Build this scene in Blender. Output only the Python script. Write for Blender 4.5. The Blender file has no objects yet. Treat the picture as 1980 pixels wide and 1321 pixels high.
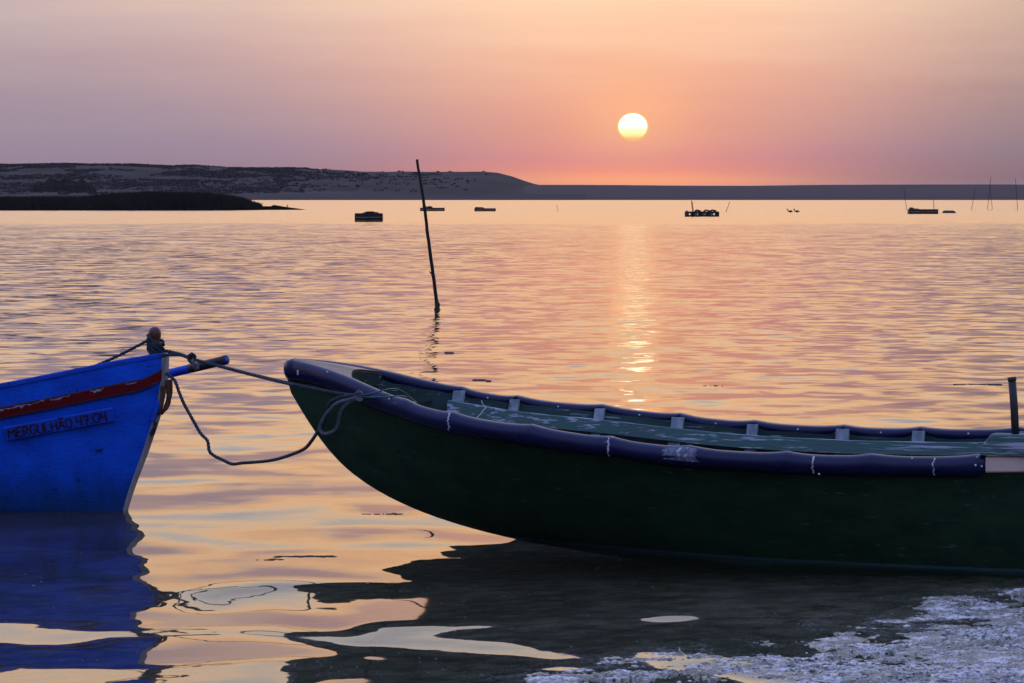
import bpy, math, random
import numpy as np
from mathutils import Vector, Matrix, noise as mnoise
R = math.radians
random.seed(7); rng = np.random.default_rng(11)
S = bpy.context.scene
COL = S.collection

# ------------------------------------------------------------------ camera
F = 5614.0; EYE = 1.63; TILT = math.atan((660.5 - 370) / F)
cam = bpy.data.cameras.new('camera'); cam_o = bpy.data.objects.new('camera', cam); COL.objects.link(cam_o)
cam.sensor_width = 36; cam.lens = 36 * F / 1980; cam.clip_start = .1; cam.clip_end = 9000
cam_o.location = (0, 0, EYE); cam_o.rotation_euler = (math.pi / 2 - TILT, 0, 0)
S.camera = cam_o
S.view_settings.view_transform = 'Standard'; S.view_settings.look = 'None'
S.view_settings.exposure = 0; S.view_settings.gamma = 1
S.cycles.max_bounces = 6; S.cycles.transparent_max_bounces = 12
S.cycles.caustics_reflective = False; S.cycles.caustics_refractive = False
S.cycles.sample_clamp_indirect = 4

def at(px, py, Y):
    a = (px - 990) / F; b = (660.5 - py) / F
    r = Vector((a, math.cos(TILT) + b * math.sin(TILT), -math.sin(TILT) + b * math.cos(TILT)))
    return Vector((0, 0, EYE)) + r * (Y / r.y)

# ------------------------------------------------------------------ node helper
class NT:
    def __init__(s, tree): s.t = tree; s.t.nodes.clear()
    def n(s, typ, ins=None, **kw):
        nd = s.t.nodes.new(typ)
        for k, v in kw.items(): setattr(nd, k, v)
        for k, v in (ins or {}).items(): s.put(nd.inputs[k], v)
        return nd
    def put(s, sock, v):
        if isinstance(v, bpy.types.NodeSocket): s.t.links.new(v, sock)
        else:
            if sock.type == 'RGBA' and len(v) == 3: v = (*v, 1)
            sock.default_value = v
    def m(s, op, a, b=0.0, c=0.0, clamp=False):
        nd = s.t.nodes.new('ShaderNodeMath'); nd.operation = op; nd.use_clamp = clamp
        s.put(nd.inputs[0], a); s.put(nd.inputs[1], b); s.put(nd.inputs[2], c)
        return nd.outputs[0]
    def rng(s, v, a, b, c=0.0, d=1.0, smooth=False):
        nd = s.t.nodes.new('ShaderNodeMapRange'); nd.clamp = True
        if smooth: nd.interpolation_type = 'SMOOTHSTEP'
        for i, x in enumerate((v, a, b, c, d)): s.put(nd.inputs[i], x)
        return nd.outputs[0]
    def ramp(s, v, stops, interp='LINEAR'):
        nd = s.t.nodes.new('ShaderNodeValToRGB'); cr = nd.color_ramp; cr.interpolation = interp
        while len(cr.elements) < len(stops): cr.elements.new(.5)
        for e, (p, c) in zip(cr.elements, stops): e.position = p; e.color = (*c, 1)
        s.put(nd.inputs[0], v); return nd.outputs[0]
    def mix(s, f, a, b, typ='MIX'):
        nd = s.t.nodes.new('ShaderNodeMix'); nd.data_type = 'RGBA'; nd.blend_type = typ
        s.put(nd.inputs[0], f); s.put(nd.inputs[6], a); s.put(nd.inputs[7], b); return nd.outputs[2]
    def noise(s, vec, scale, detail=2.0, rough=.5, dim='3D', out=0, dist=0.0):
        nd = s.n('ShaderNodeTexNoise', {'Scale': scale, 'Detail': detail, 'Roughness': rough, 'Distortion': dist}, noise_dimensions=dim)
        if vec is not None: s.put(nd.inputs['Vector'], vec)
        return nd.outputs[out]
    def mapping(s, vec, scale=(1, 1, 1), rot=(0, 0, 0), loc=(0, 0, 0)):
        return s.n('ShaderNodeMapping', {'Vector': vec, 'Scale': scale, 'Rotation': rot, 'Location': loc}).outputs[0]

# ------------------------------------------------------------------ sky and sun
SUN_AZ = math.degrees(math.atan((1223 - 990) / F)); SUN_EL = 1.27
W = bpy.data.worlds.new('World'); S.world = W; W.use_nodes = True
w = NT(W.node_tree)
d = w.n('ShaderNodeTexCoord').outputs['Generated']
sp = w.n('ShaderNodeSeparateXYZ', {0: d}).outputs
deg = 180 / math.pi
el = w.m('MULTIPLY', w.m('ARCSINE', sp[2]), deg)
az = w.m('SUBTRACT', w.m('MULTIPLY', w.m('ARCTAN2', sp[0], sp[1]), deg), SUN_AZ)
elc = w.m('MAXIMUM', el, 0.0)
# slow bands of thin haze bend the layers
hz = w.noise(w.mapping(d, scale=(7, 7, 75), rot=(0, R(3), 0)), 1.0, 4.0, .55)
elw = w.m('MAXIMUM', w.m('ADD', elc, w.m('MULTIPLY', w.m('SUBTRACT', hz, .5), w.m('MINIMUM', w.m('MULTIPLY', elc, .75), 2.0))), 0.0)
pos = w.m('POWER', w.m('DIVIDE', elw, 90.0), .5)
P = lambda e: (e / 90) ** .5
def lin(r, g, b, k=1): return tuple(k * ((c / 255 / 12.92) if c / 255 <= .04045 else ((c / 255 + .055) / 1.055) ** 2.4) for c in (r, g, b))
HIGH = [(P(5.5), (1.12, .64, .36)), (P(8), (1.42, .85, .47)), (P(11), (1.40, 1.00, .69)), (P(15), (1.12, 1.02, .98)), (P(28), (.62, .70, 1.08)), (P(60), (.44, .57, 1.15)), (1, (.42, .55, 1.15))]
sunside = w.ramp(pos, [(0, lin(255, 160, 98, 1.1)), (P(.22), lin(255, 164, 108, 1.12)), (P(.4), lin(248, 150, 124)), (P(.65), lin(230, 146, 136)), (P(1.2), lin(232, 160, 138)), (P(2.1), lin(240, 178, 148)), (P(3.7), lin(253, 213, 178))] + HIGH)
away = w.ramp(pos, [(0, lin(158, 126, 136)), (P(.3), lin(152, 124, 136)), (P(.8), lin(154, 138, 156)), (P(1.6), lin(162, 146, 160)), (P(2.6), lin(178, 160, 168)), (P(3.7), lin(190, 174, 178))] +
              [(p, (c[0] * .84, c[1] * .97, c[2] * 1.22)) for p, c in HIGH])
back = w.ramp(pos, [(0, (.09, .085, .13)), (P(6), (.14, .14, .25)), (P(15), (.32, .36, .70)), (P(40), (.50, .61, 1.22)), (1, (.42, .55, 1.15))])
away = w.mix(w.m('MULTIPLY', w.rng(az, 1.5, 8.0, 0, 1, True), w.rng(elc, 5, 9, 1, 0)), away, (.80, .80, .74), 'MULTIPLY')
sig = w.m('ADD', 3.8, w.m('MULTIPLY', elc, 1.0))
gl = w.m('DIVIDE', az, sig)
glow = w.m('EXPONENT', w.m('MULTIPLY', w.m('MULTIPLY', gl, gl), -1.0))
col = w.mix(glow, away, sunside)
cosaz = w.m('COSINE', w.m('DIVIDE', az, deg))
bk = w.rng(cosaz, .75, -.25, 0, 1, True)
col = w.mix(bk, col, back)
# pink-orange aureole hugging the disc
ax = w.m('DIVIDE', az, .295); ay = w.m('DIVIDE', w.m('SUBTRACT', el, SUN_EL), .268)
rr = w.m('SQRT', w.m('ADD', w.m('MULTIPLY', ax, ax), w.m('MULTIPLY', ay, ay)))
ray_ = w.m('SQRT', w.m('ADD', w.m('POWER', w.m('DIVIDE', az, 1.15), 2.0), w.m('POWER', w.m('DIVIDE', w.m('SUBTRACT', el, SUN_EL + .25), .75), 2.0)))
aur = w.m('EXPONENT', w.m('MULTIPLY', w.m('MULTIPLY', ray_, ray_), -1.0))
col = w.mix(w.m('MULTIPLY', aur, .72), col, lin(255, 186, 138))
edge = w.rng(rr, 1.16, .98, 0, 1, True)
col = w.mix(w.m('MULTIPLY', edge, .8), col, (1.0, .55, .14))
disc = w.rng(rr, 1.0, .93, 0, 1, True)
sunc = w.ramp(w.rng(ay, -1, 1), [(0, (1.0, .42, .20)), (.09, (1.0, .62, .25)), (.2, (1.05, .95, .36)), (.38, (1.15, 1.1, .62)), (.52, (1.6, 1.6, 1.3)), (1, (2.2, 2.1, 1.7))])
col = w.mix(disc, col, sunc)
# physical twilight sky adds its own faint part
nish = w.n('ShaderNodeTexSky', sky_type='NISHITA', sun_disc=False, sun_elevation=R(SUN_EL), sun_rotation=R(SUN_AZ), air_density=1.5, dust_density=4.0)
bg1 = w.n('ShaderNodeBackground', {'Color': col, 'Strength': 1.0})
bg2 = w.n('ShaderNodeBackground', {'Color': nish.outputs[0], 'Strength': .012})
add = w.n('ShaderNodeAddShader', {0: bg1.outputs[0], 1: bg2.outputs[0]})
w.t.links.new(add.outputs[0], w.n('ShaderNodeOutputWorld').inputs[0])
W.cycles.sampling_method = 'MANUAL'; W.cycles.sample_map_resolution = 2048

sun = bpy.data.lights.new('sun', 'SUN'); sun_o = bpy.data.objects.new('sun', sun); COL.objects.link(sun_o)
sun.energy = .0001; sun.angle = R(1.1); sun.color = (1, .50, .13)
sun_o.rotation_euler = Vector((-math.sin(R(SUN_AZ)) * math.cos(R(SUN_EL)), -math.cos(R(SUN_AZ)) * math.cos(R(SUN_EL)), -math.sin(R(SUN_EL)))).to_track_quat('-Z', 'Y').to_euler()

# ------------------------------------------------------------------ object helpers
def tag(o, label=None, cat=None, group=None, kind=None):
    for k, v in (('label', label), ('category', cat), ('group', group), ('kind', kind)):
        if v: o[k] = v
    return o
def empty(name, loc=(0, 0, 0), rz=0.0):
    o = bpy.data.objects.new(name, None); COL.objects.link(o); o.location = loc; o.rotation_euler = (0, 0, rz); o.empty_display_size = .1
    return o
def mesh(name, vf, mat, parent=None, smooth=True, loc=None):
    v, f = vf
    me = bpy.data.meshes.new(name); me.from_pydata([tuple(map(float, p)) for p in v], [], [tuple(int(i) for i in q) for q in f]); me.update()
    o = bpy.data.objects.new(name, me); COL.objects.link(o)
    if mat: me.materials.append(mat)
    if smooth: me.polygons.foreach_set('use_smooth', [True] * len(me.polygons))
    if parent: o.parent = parent
    if loc is not None: o.location = loc
    return o
def join(*parts):
    V, Fc = [], []
    for v, f in parts:
        k = len(V); V.extend(v); Fc.extend([tuple(i + k for i in q) for q in f])
    return V, Fc
def grid(nu, nv, fn, closed_u=False, flip=False):
    V = [fn(i, j) for i in range(nu) for j in range(nv)]; Fc = []
    for i in range(nu if closed_u else nu - 1):
        for j in range(nv - 1):
            a = i * nv + j; b = ((i + 1) % nu) * nv + j
            q = (a, b, b + 1, a + 1); Fc.append(q[::-1] if flip else q)
    return V, Fc
def smooth_path(pts, step=.02):
    p = [Vector(q) for q in pts]; p = [p[0] * 2 - p[1]] + p + [p[-1] * 2 - p[-2]]; out = []
    for i in range(1, len(p) - 2):
        n = max(1, int((p[i + 1] - p[i]).length / step))
        for k in range(n):
            t = k / n; a, b, c, e = p[i - 1:i + 3]
            out.append(.5 * ((2 * b) + (c - a) * t + (2 * a - 5 * b + 4 * c - e) * t * t + (3 * b - a - 3 * c + e) * t ** 3))
    out.append(p[-2]); return out
def frames(path):
    T = [(path[min(i + 1, len(path) - 1)] - path[max(i - 1, 0)]).normalized() for i in range(len(path))]
    u = Vector((0, 0, 1)) if abs(T[0].z) < .9 else Vector((1, 0, 0)); out = []
    for t in T:
        u = (u - t * u.dot(t)).normalized(); out.append((u, t.cross(u)))
    return out
def tube(path, rad, seg=10, cap=True):
    path = [Vector(p) for p in path]; fr = frames(path); n = len(path); V, Fc = [], []
    for i, p in enumerate(path):
        r = rad(i / (n - 1)) if callable(rad) else rad
        for k in range(seg):
            a = 2 * math.pi * k / seg; V.append(p + (fr[i][0] * math.cos(a) + fr[i][1] * math.sin(a)) * r)
    for i in range(n - 1):
        for k in range(seg):
            Fc.append((i * seg + k, i * seg + (k + 1) % seg, (i + 1) * seg + (k + 1) % seg, (i + 1) * seg + k))
    if cap: Fc.append(tuple(range(seg))[::-1]); Fc.append(tuple((n - 1) * seg + k for k in range(seg)))
    return V, Fc
def rope(pts, r, pitch=.062, fuzz=0.0):
    """three strands laid round one another"""
    path = smooth_path(pts, .006); fr = frames(path); L = 0; strands = [[], [], []]
    for i, p in enumerate(path):
        if i: L += (p - path[i - 1]).length
        for k in range(3):
            a = 2 * math.pi * (L / pitch + k / 3)
            strands[k].append(p + (fr[i][0] * math.cos(a) + fr[i][1] * math.sin(a)) * r * .60)
    return join(*[tube(s, r * .50, 6) for s in strands])
def box(c, h, M=None, bev=0.0):
    """box with chamfered vertical and horizontal edges"""
    x, y, z = h; b = min(bev, x * .9, y * .9, z * .9) if bev else 0
    if not b:
        V = [Vector((sx * x, sy * y, sz * z)) for sx in (-1, 1) for sy in (-1, 1) for sz in (-1, 1)]
        Fc = [(0, 1, 3, 2), (4, 6, 7, 5), (0, 4, 5, 1), (2, 3, 7, 6), (0, 2, 6, 4), (1, 5, 7, 3)]
    else:
        rings = []
        for zz, ins in ((-z, b), (-z + b, 0), (z - b, 0), (z, b)):
            X, Y = x - ins, y - ins; c2 = b
            rings.append([(-X + c2, -Y, zz), (X - c2, -Y, zz), (X, -Y + c2, zz), (X, Y - c2, zz), (X - c2, Y, zz), (-X + c2, Y, zz), (-X, Y - c2, zz), (-X, -Y + c2, zz)])
        V = [Vector(p) for r_ in rings for p in r_]
        Fc = [(i * 8 + k, i * 8 + (k + 1) % 8, (i + 1) * 8 + (k + 1) % 8, (i + 1) * 8 + k) for i in range(3) for k in range(8)]
        Fc += [tuple(range(8))[::-1], tuple(24 + k for k in range(8))]
    if M is not None: V = [M @ p for p in V]
    c = Vector(c); return [p + c for p in V], Fc
def lathe(prof, seg=16, M=None):
    V, Fc = grid(len(prof), seg + 1, lambda i, j: Vector((prof[i][0] * math.cos(2 * math.pi * j / seg), prof[i][0] * math.sin(2 * math.pi * j / seg), prof[i][1])))
    Fc = [q[::-1] for q in Fc]
    return ([M @ p for p in V] if M else V), Fc
def interp(x, xs, ys): return float(np.interp(x, xs, ys))
def sm_interp(xs, ys):
    """monotone-ish smooth interpolation: linear table blurred"""
    X = np.linspace(xs[0], xs[-1], 600); Y = np.interp(X, xs, ys); k = 31
    Yp = np.pad(Y, k, mode='reflect', reflect_type='odd')
    for _ in range(2): Yp = np.convolve(Yp, np.ones(k) / k, 'same')
    Y2 = Yp[k:-k]
    return lambda x: float(np.interp(x, X, Y2))
# value noise on numpy grids
_tab = rng.random((256, 256))
def vnoise(x, y):
    xi = np.floor(x).astype(int); yi = np.floor(y).astype(int); fx = x - xi; fy = y - yi
    fx = fx * fx * fx * (fx * (fx * 6 - 15) + 10); fy = fy * fy * fy * (fy * (fy * 6 - 15) + 10); g = lambda a, b: _tab[a % 256, b % 256]
    return (g(xi, yi) * (1 - fx) + g(xi + 1, yi) * fx) * (1 - fy) + (g(xi, yi + 1) * (1 - fx) + g(xi + 1, yi + 1) * fx) * fy
def fbm(x, y, oct=4, gain=.5):
    s = 0; a = 1; tot = 0
    for o in range(oct):
        s = s + a * vnoise(x * 2 ** o + 17.3 * o, y * 2 ** o + 9.1 * o); tot += a; a *= gain
    return s / tot - .5

# ------------------------------------------------------------------ materials
def material(name):
    m = bpy.data.materials.new(name); m.use_nodes = True; return m, NT(m.node_tree)
def finish(t, shader): t.t.links.new(shader, t.n('ShaderNodeOutputMaterial').inputs[0])
def paint(name, base, alt, rough=.5, scale=6, fleck=None, fleck_amt=0.0, bump=.25, stretch=(1, 1, 1), spec=.5, fleck_scale=9, fleck_stretch=(1, 1, 1), bscale=40, low=None, low_z=(0, .2), low_n=.22):
    m, t = material(name)
    oc = t.n('ShaderNodeTexCoord').outputs['Object']; v = t.mapping(oc, scale=stretch)
    n1 = t.noise(v, scale, 5, .6)
    col = t.mix(t.rng(n1, .35, .68), base, alt)
    rg = t.rng(n1, .3, .7, rough - .08, rough + .1)
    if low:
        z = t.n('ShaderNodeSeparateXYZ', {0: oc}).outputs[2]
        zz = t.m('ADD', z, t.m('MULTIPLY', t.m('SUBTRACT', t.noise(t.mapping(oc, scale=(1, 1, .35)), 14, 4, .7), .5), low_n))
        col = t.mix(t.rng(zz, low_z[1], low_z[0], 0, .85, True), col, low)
    if fleck:
        fv = t.mapping(oc, scale=fleck_stretch)
        fl = t.rng(t.noise(fv, fleck_scale, 6, .65), .5 + .2 * (1 - fleck_amt), .54 + .2 * (1 - fleck_amt))
        col = t.mix(fl, col, fleck)
    bp = t.n('ShaderNodeBump', {'Strength': bump, 'Distance': .01, 'Height': t.noise(v, bscale, 6, .65)})
    b = t.n('ShaderNodeBsdfPrincipled', {'Base Color': col, 'Roughness': rg, 'Specular IOR Level': spec, 'Normal': bp.outputs[0]})
    finish(t, b.outputs[0]); return m
M_green = paint('green hull paint', (.016, .052, .021), (.009, .028, .013), .62, 5, (.07, .11, .095), .30, .35, (1, 1, 2.2), .22, 26, (.35, 1, 3.2), bscale=90, low=(.05, .12, .12), low_z=(.010, .016), low_n=.012)
M_inner = paint('weathered green planking with painted shade', (.010, .040, .030), (.006, .022, .018), .7, 4, (.17, .21, .26), .46, .5, (.3, 1.5, 3), .3, 13, (.2, 2, 6), low=(.003, .007, .006), low_z=(.41, .455), low_n=.05)  # near-black low band paints in the shade of the boat's deep interior
M_plank = paint('flaking green plank paint', (.050, .150, .120), (.075, .120, .115), .65, 7, (.40, .42, .50), .74, .6, (.4, 2, 3), .3, 12, (.22, 3, 5))
M_rib = paint('bleached rib wood', (.27, .32, .36), (.12, .17, .18), .75, 8, (.03, .08, .06), .45, .6, (3, 3, .6), .3, 10, (4, 4, .6))
M_rubber = paint('black plastic fender', (.003, .005, .036), (.006, .009, .055), .27, 3.5, (.06, .07, .12), .16, .12, (.5, 1, 1), .32, 11, (.5, 1.5, 2), bscale=30)
M_scrape = paint('scraped plastic', (.05, .055, .09), (.20, .21, .28), .5, 22, (.42, .43, .50), .62, .3, (1.6, 1, .8), .4, 30, (2, 1, .7))
M_deck = paint('worn bow deck wood', (.15, .115, .10), (.08, .065, .06), .36, 7, (.30, .27, .25), .4, .5, (.4, 3, 1), .4, 10, (.4, 4, 1))
M_cream = paint('cream gunwale paint', (.62, .46, .36), (.50, .37, .29), .5, 10, (.2, .16, .13), .1, .2)
M_dark = paint('tarred wood', (.012, .011, .014), (.024, .020, .020), .6, 8, None, 0, .5)
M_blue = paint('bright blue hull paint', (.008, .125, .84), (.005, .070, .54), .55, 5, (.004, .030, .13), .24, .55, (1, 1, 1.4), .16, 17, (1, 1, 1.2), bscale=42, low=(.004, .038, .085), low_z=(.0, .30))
M_blue2 = paint('blue plank paint', (.008, .088, .60), (.008, .060, .44), .5, 8, (.01, .02, .10), .25, .4, (1, 1, 1), .2, 30)
M_red = paint('dull red rail paint', (.17, .003, .006), (.11, .003, .006), .55, 6, (.055, .055, .10), .45, .4, (.7, 1, 1.5), .2, 9, (.35, 1, 2.5))
M_bare = paint('bare worn paint', (.30, .36, .46), (.16, .20, .30), .6, 14, (.05, .03, .05), .35, .4, (1, 1, 2), .3, 22)
M_letter = paint('dark red lettering paint', (.055, .014, .030), (.035, .012, .030), .6, 30, None, 0, .2, spec=.15)
M_stem = paint('weathered stem timber', (.36, .33, .32), (.20, .18, .18), .7, 12, (.05, .045, .05), .45, .6, (2, 2, .7), .3, 16)
M_pad = paint('frayed fibre pad', (.16, .085, .05), (.05, .03, .025), .85, 22, (.02, .015, .015), .5, 1.0, (2, 2, .5), .2, 24, bscale=120)
M_post = paint('varnished bow post', (.075, .032, .010), (.09, .008, .006), .3, 26, (.30, .12, .02), .22, .3, (1, 1, 1), .5, 30)
M_rope = paint('weathered blue grey rope', (.060, .082, .095), (.035, .045, .055), .8, 40, (.14, .17, .19), .35, .8, (1, 1, 1), .2, 60, bscale=300)
M_ropeL = paint('pale weathered rope', (.20, .22, .25), (.11, .12, .14), .8, 40, (.32, .33, .36), .4, .8, (1, 1, 1), .2, 60, bscale=300)
M_cord = paint('green nylon cord', (.012, .13, .085), (.008, .08, .06), .5, 40, None, 0, .3)
M_white = paint('white cord', (.62, .64, .70), (.30, .32, .40), .6, 60, (.05, .05, .08), .35, .3, fleck_scale=70)
M_stake = paint('wet dark stake bark', (.022, .016, .013), (.012, .010, .009), .7, 12, (.05, .04, .035), .2, .8, (3, 3, .5), .3)
M_weed = paint('dark seaweed', (.030, .028, .010), (.014, .014, .008), .6, 14, (.07, .06, .015), .3, .8)
M_crate = paint('wet crate boards', (.020, .017, .016), (.012, .010, .010), .7, 2.5, (.04, .035, .03), .25, .6, (1, 1, 6), .25)
M_pale = paint('pale float plastic', (.62, .58, .54), (.45, .42, .40), .5, 3)
M_bird = paint('dark duck plumage', (.022, .017, .015), (.05, .04, .035), .7, 20)

# land
def land(name, base, alt, scrub, sc, lo, hi, patch_stretch=(1, 1, 1)):
    m, t = material(name); g = t.n('ShaderNodeNewGeometry'); p = g.outputs['Position']
    n1 = t.noise(p, sc * .35, 5, .6); col = t.mix(t.rng(n1, .3, .7), base, alt)
    pm = t.noise(t.mapping(p, scale=patch_stretch), sc, 7, .66)
    h = t.n('ShaderNodeSeparateXYZ', {0: p}).outputs[2]
    am = t.m('MULTIPLY', t.rng(pm, .44, .54), t.rng(t.m('ADD', h, t.m('MULTIPLY', t.m('SUBTRACT', n1, .5), 4.0)), lo, hi))
    col = t.mix(am, col, scrub)
    b = t.n('ShaderNodeBsdfPrincipled', {'Base Color': col, 'Roughness': .95, 'Specular IOR Level': .1})
    finish(t, b.outputs[0]); return m
M_dune = land('dune sand and scrub', (.050, .041, .038), (.040, .034, .030), (.028, .023, .018), .16, .9, 2.2, (.45, .8, 1.6))
M_spit = land('sand spit', (.078, .052, .046), (.062, .044, .040), (.05, .038, .036), .05, 1, 3)
M_scrub = paint('dune scrub leaves', (.032, .028, .024), (.046, .040, .036), .9, 3, spec=.1)
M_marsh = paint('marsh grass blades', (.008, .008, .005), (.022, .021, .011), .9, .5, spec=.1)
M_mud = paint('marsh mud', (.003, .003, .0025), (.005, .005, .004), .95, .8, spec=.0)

# ------------------------------------------------------------------ water
SH0 = Vector((.02, 9.62)); SHN = Vector((.76, -.65)).normalized()      # shoreline: a point on it, and the way towards dry land
def make_water():
    m, t = material('water'); p = t.n('ShaderNodeNewGeometry').outputs['Position']
    s = t.n('ShaderNodeSeparateXYZ', {0: p}).outputs; y = s[1]
    wob = t.m('MULTIPLY', t.m('SUBTRACT', t.noise(t.mapping(p, scale=(.012, .03, 0)), 1, 4, .6), .5), 70)
    yy = t.m('ADD', y, wob)
    far = t.rng(yy, 134, 146, 0, 1, True)                # short wind chop beyond the smooth water
    mid = t.rng(y, 13, 24, 0, 1, True)
    patch = t.rng(t.noise(t.mapping(p, scale=(.05, .045, 0)), 1, 3, .5), .35, .65)
    def slope(scale, st, rot, detail, loc):
        nd = t.n('ShaderNodeTexNoise', {'Vector': t.mapping(p, scale=st, rot=(0, 0, R(rot)), loc=(loc, loc * .37, 0)), 'Scale': scale, 'Detail': detail, 'Roughness': .5, 'Distortion': .35}, noise_dimensions='2D')
        v = t.n('ShaderNodeVectorMath', {0: nd.outputs['Color'], 1: (.5, .5, .5)}, operation='SUBTRACT').outputs[0]
        return v
    def sc(v, k):
        nd = t.n('ShaderNodeVectorMath', {0: v}, operation='SCALE'); t.put(nd.inputs['Scale'], k); return nd.outputs[0]
    def ad(a, b): return t.n('ShaderNodeVectorMath', {0: a, 1: b}, operation='ADD').outputs[0]
    big = slope(1.25, (.8, 1, 0), 8, 1.0, 3.1)
    med = slope(3.1, (.8, 1, 0), -9, 1.6, 11.7)
    fine = slope(6.5, (.8, 1, 0), 12, 2.5, 5.3)
    swell = slope(.30, (1, 1, 0), -4, 2, 8.8)
    longw = slope(.85, (1, 1, 0), 7, 2, 21.3)
    k_big = t.m('ADD', t.rng(y, 9.3, 12.6, .50, .29), t.m('MULTIPLY', mid, -.12))
    k_med = t.m('MULTIPLY', t.rng(mid, 0, 1, .05, .25), t.rng(patch, 0, 1, .65, 1.1))
    k_fin = t.m('ADD', .026, t.m('MULTIPLY', t.rng(y, 18, 40), t.rng(patch, 0, 1, .08, .18)))
    v = ad(ad(sc(big, k_big), sc(med, k_med)), ad(sc(fine, k_fin), ad(sc(swell, t.rng(y, 55, 100, .02, .13)), sc(longw, t.rng(y, 26, 55, .0, .13)))))
    v = sc(v, t.rng(far, 0, 1, 1, .35))
    sv = t.n('ShaderNodeSeparateXYZ', {0: v}).outputs
    # seen at a low angle, the wave faces turned to the shore cover the ones behind them
    bias = t.m('ADD', t.rng(y, 25, 120, 0.0, .022), t.m('MULTIPLY', far, .024))
    nx = t.m('MULTIPLY', sv[0], .8)
    # wave backs steeper than the line of sight are hidden behind the crest in front
    iz = t.n('ShaderNodeSeparateXYZ', {0: t.n('ShaderNodeNewGeometry').outputs['Incoming']}).outputs[2]
    ny = t.m('SMOOTH_MIN', t.m('SUBTRACT', sv[1], bias), t.m('MULTIPLY', t.m('ABSOLUTE', iz), t.rng(y, 18, 60, .34, .26)), .018)
    nrm = t.n('ShaderNodeVectorMath', {0: t.n('ShaderNodeCombineXYZ', {0: nx, 1: ny, 2: 1.0}).outputs[0]}, operation='NORMALIZE').outputs[0]
    rough = t.m('ADD', t.rng(y, 14, 60, .022, .045), t.rng(y, 60, 200, 0, .10))
    fr = t.n('ShaderNodeFresnel', {'IOR': 1.36, 'Normal': nrm}).outputs[0]
    gloss = t.n('ShaderNodeBsdfGlossy', {'Color': (1, .97, .91), 'Roughness': rough, 'Normal': nrm}, distribution='GGX').outputs[0]
    # brown-green estuary water: the bed shows only where it is shallow
    dist = t.m('MULTIPLY', t.m('ADD', t.m('MULTIPLY', t.m('SUBTRACT', s[0], SH0.x), SHN.x), t.m('MULTIPLY', t.m('SUBTRACT', y, SH0.y), SHN.y)), -1.0)
    clear = t.rng(dist, -.2, 6.5, .97, .40)
    murk = t.n('ShaderNodeBsdfDiffuse', {'Color': (.080, .066, .040)}).outputs[0]
    tr = t.n('ShaderNodeBsdfTransparent', {'Color': (.86, .86, .78)}).outputs[0]
    body = t.n('ShaderNodeMixShader', {0: clear, 1: murk, 2: tr}).outputs[0]
    finish(t, t.n('ShaderNodeMixShader', {0: fr, 1: body, 2: gloss}).outputs[0]); return m
M_water = make_water()
xs = np.concatenate([[-3000, -1000, -300], np.linspace(-100, 100, 21), [300, 1000, 3000]]); ys = np.concatenate([[-100, 0], np.linspace(5, 60, 12), [100, 200, 400, 700, 1500, 4000]])
tag(mesh('water', grid(len(xs), len(ys), lambda i, j: (xs[i], ys[j], 0)), M_water), 'calm lagoon water reflecting the sunset sky', 'water', kind='structure')

# ground sheet to the horizon, far below the water
gm, gt = material('lagoon floor'); finish(gt, gt.n('ShaderNodeBsdfDiffuse', {'Color': gt.mix(gt.noise(gt.n('ShaderNodeNewGeometry').outputs['Position'], .5, 4), (.02, .02, .015), (.05, .045, .035))}).outputs[0])
tag(mesh('lagoon_floor', grid(3, 3, lambda i, j: (-4000 + 4000 * i, -200 + 3500 * j, -2.5)), gm), 'dark lagoon floor under the water', 'ground', kind='structure')

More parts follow.
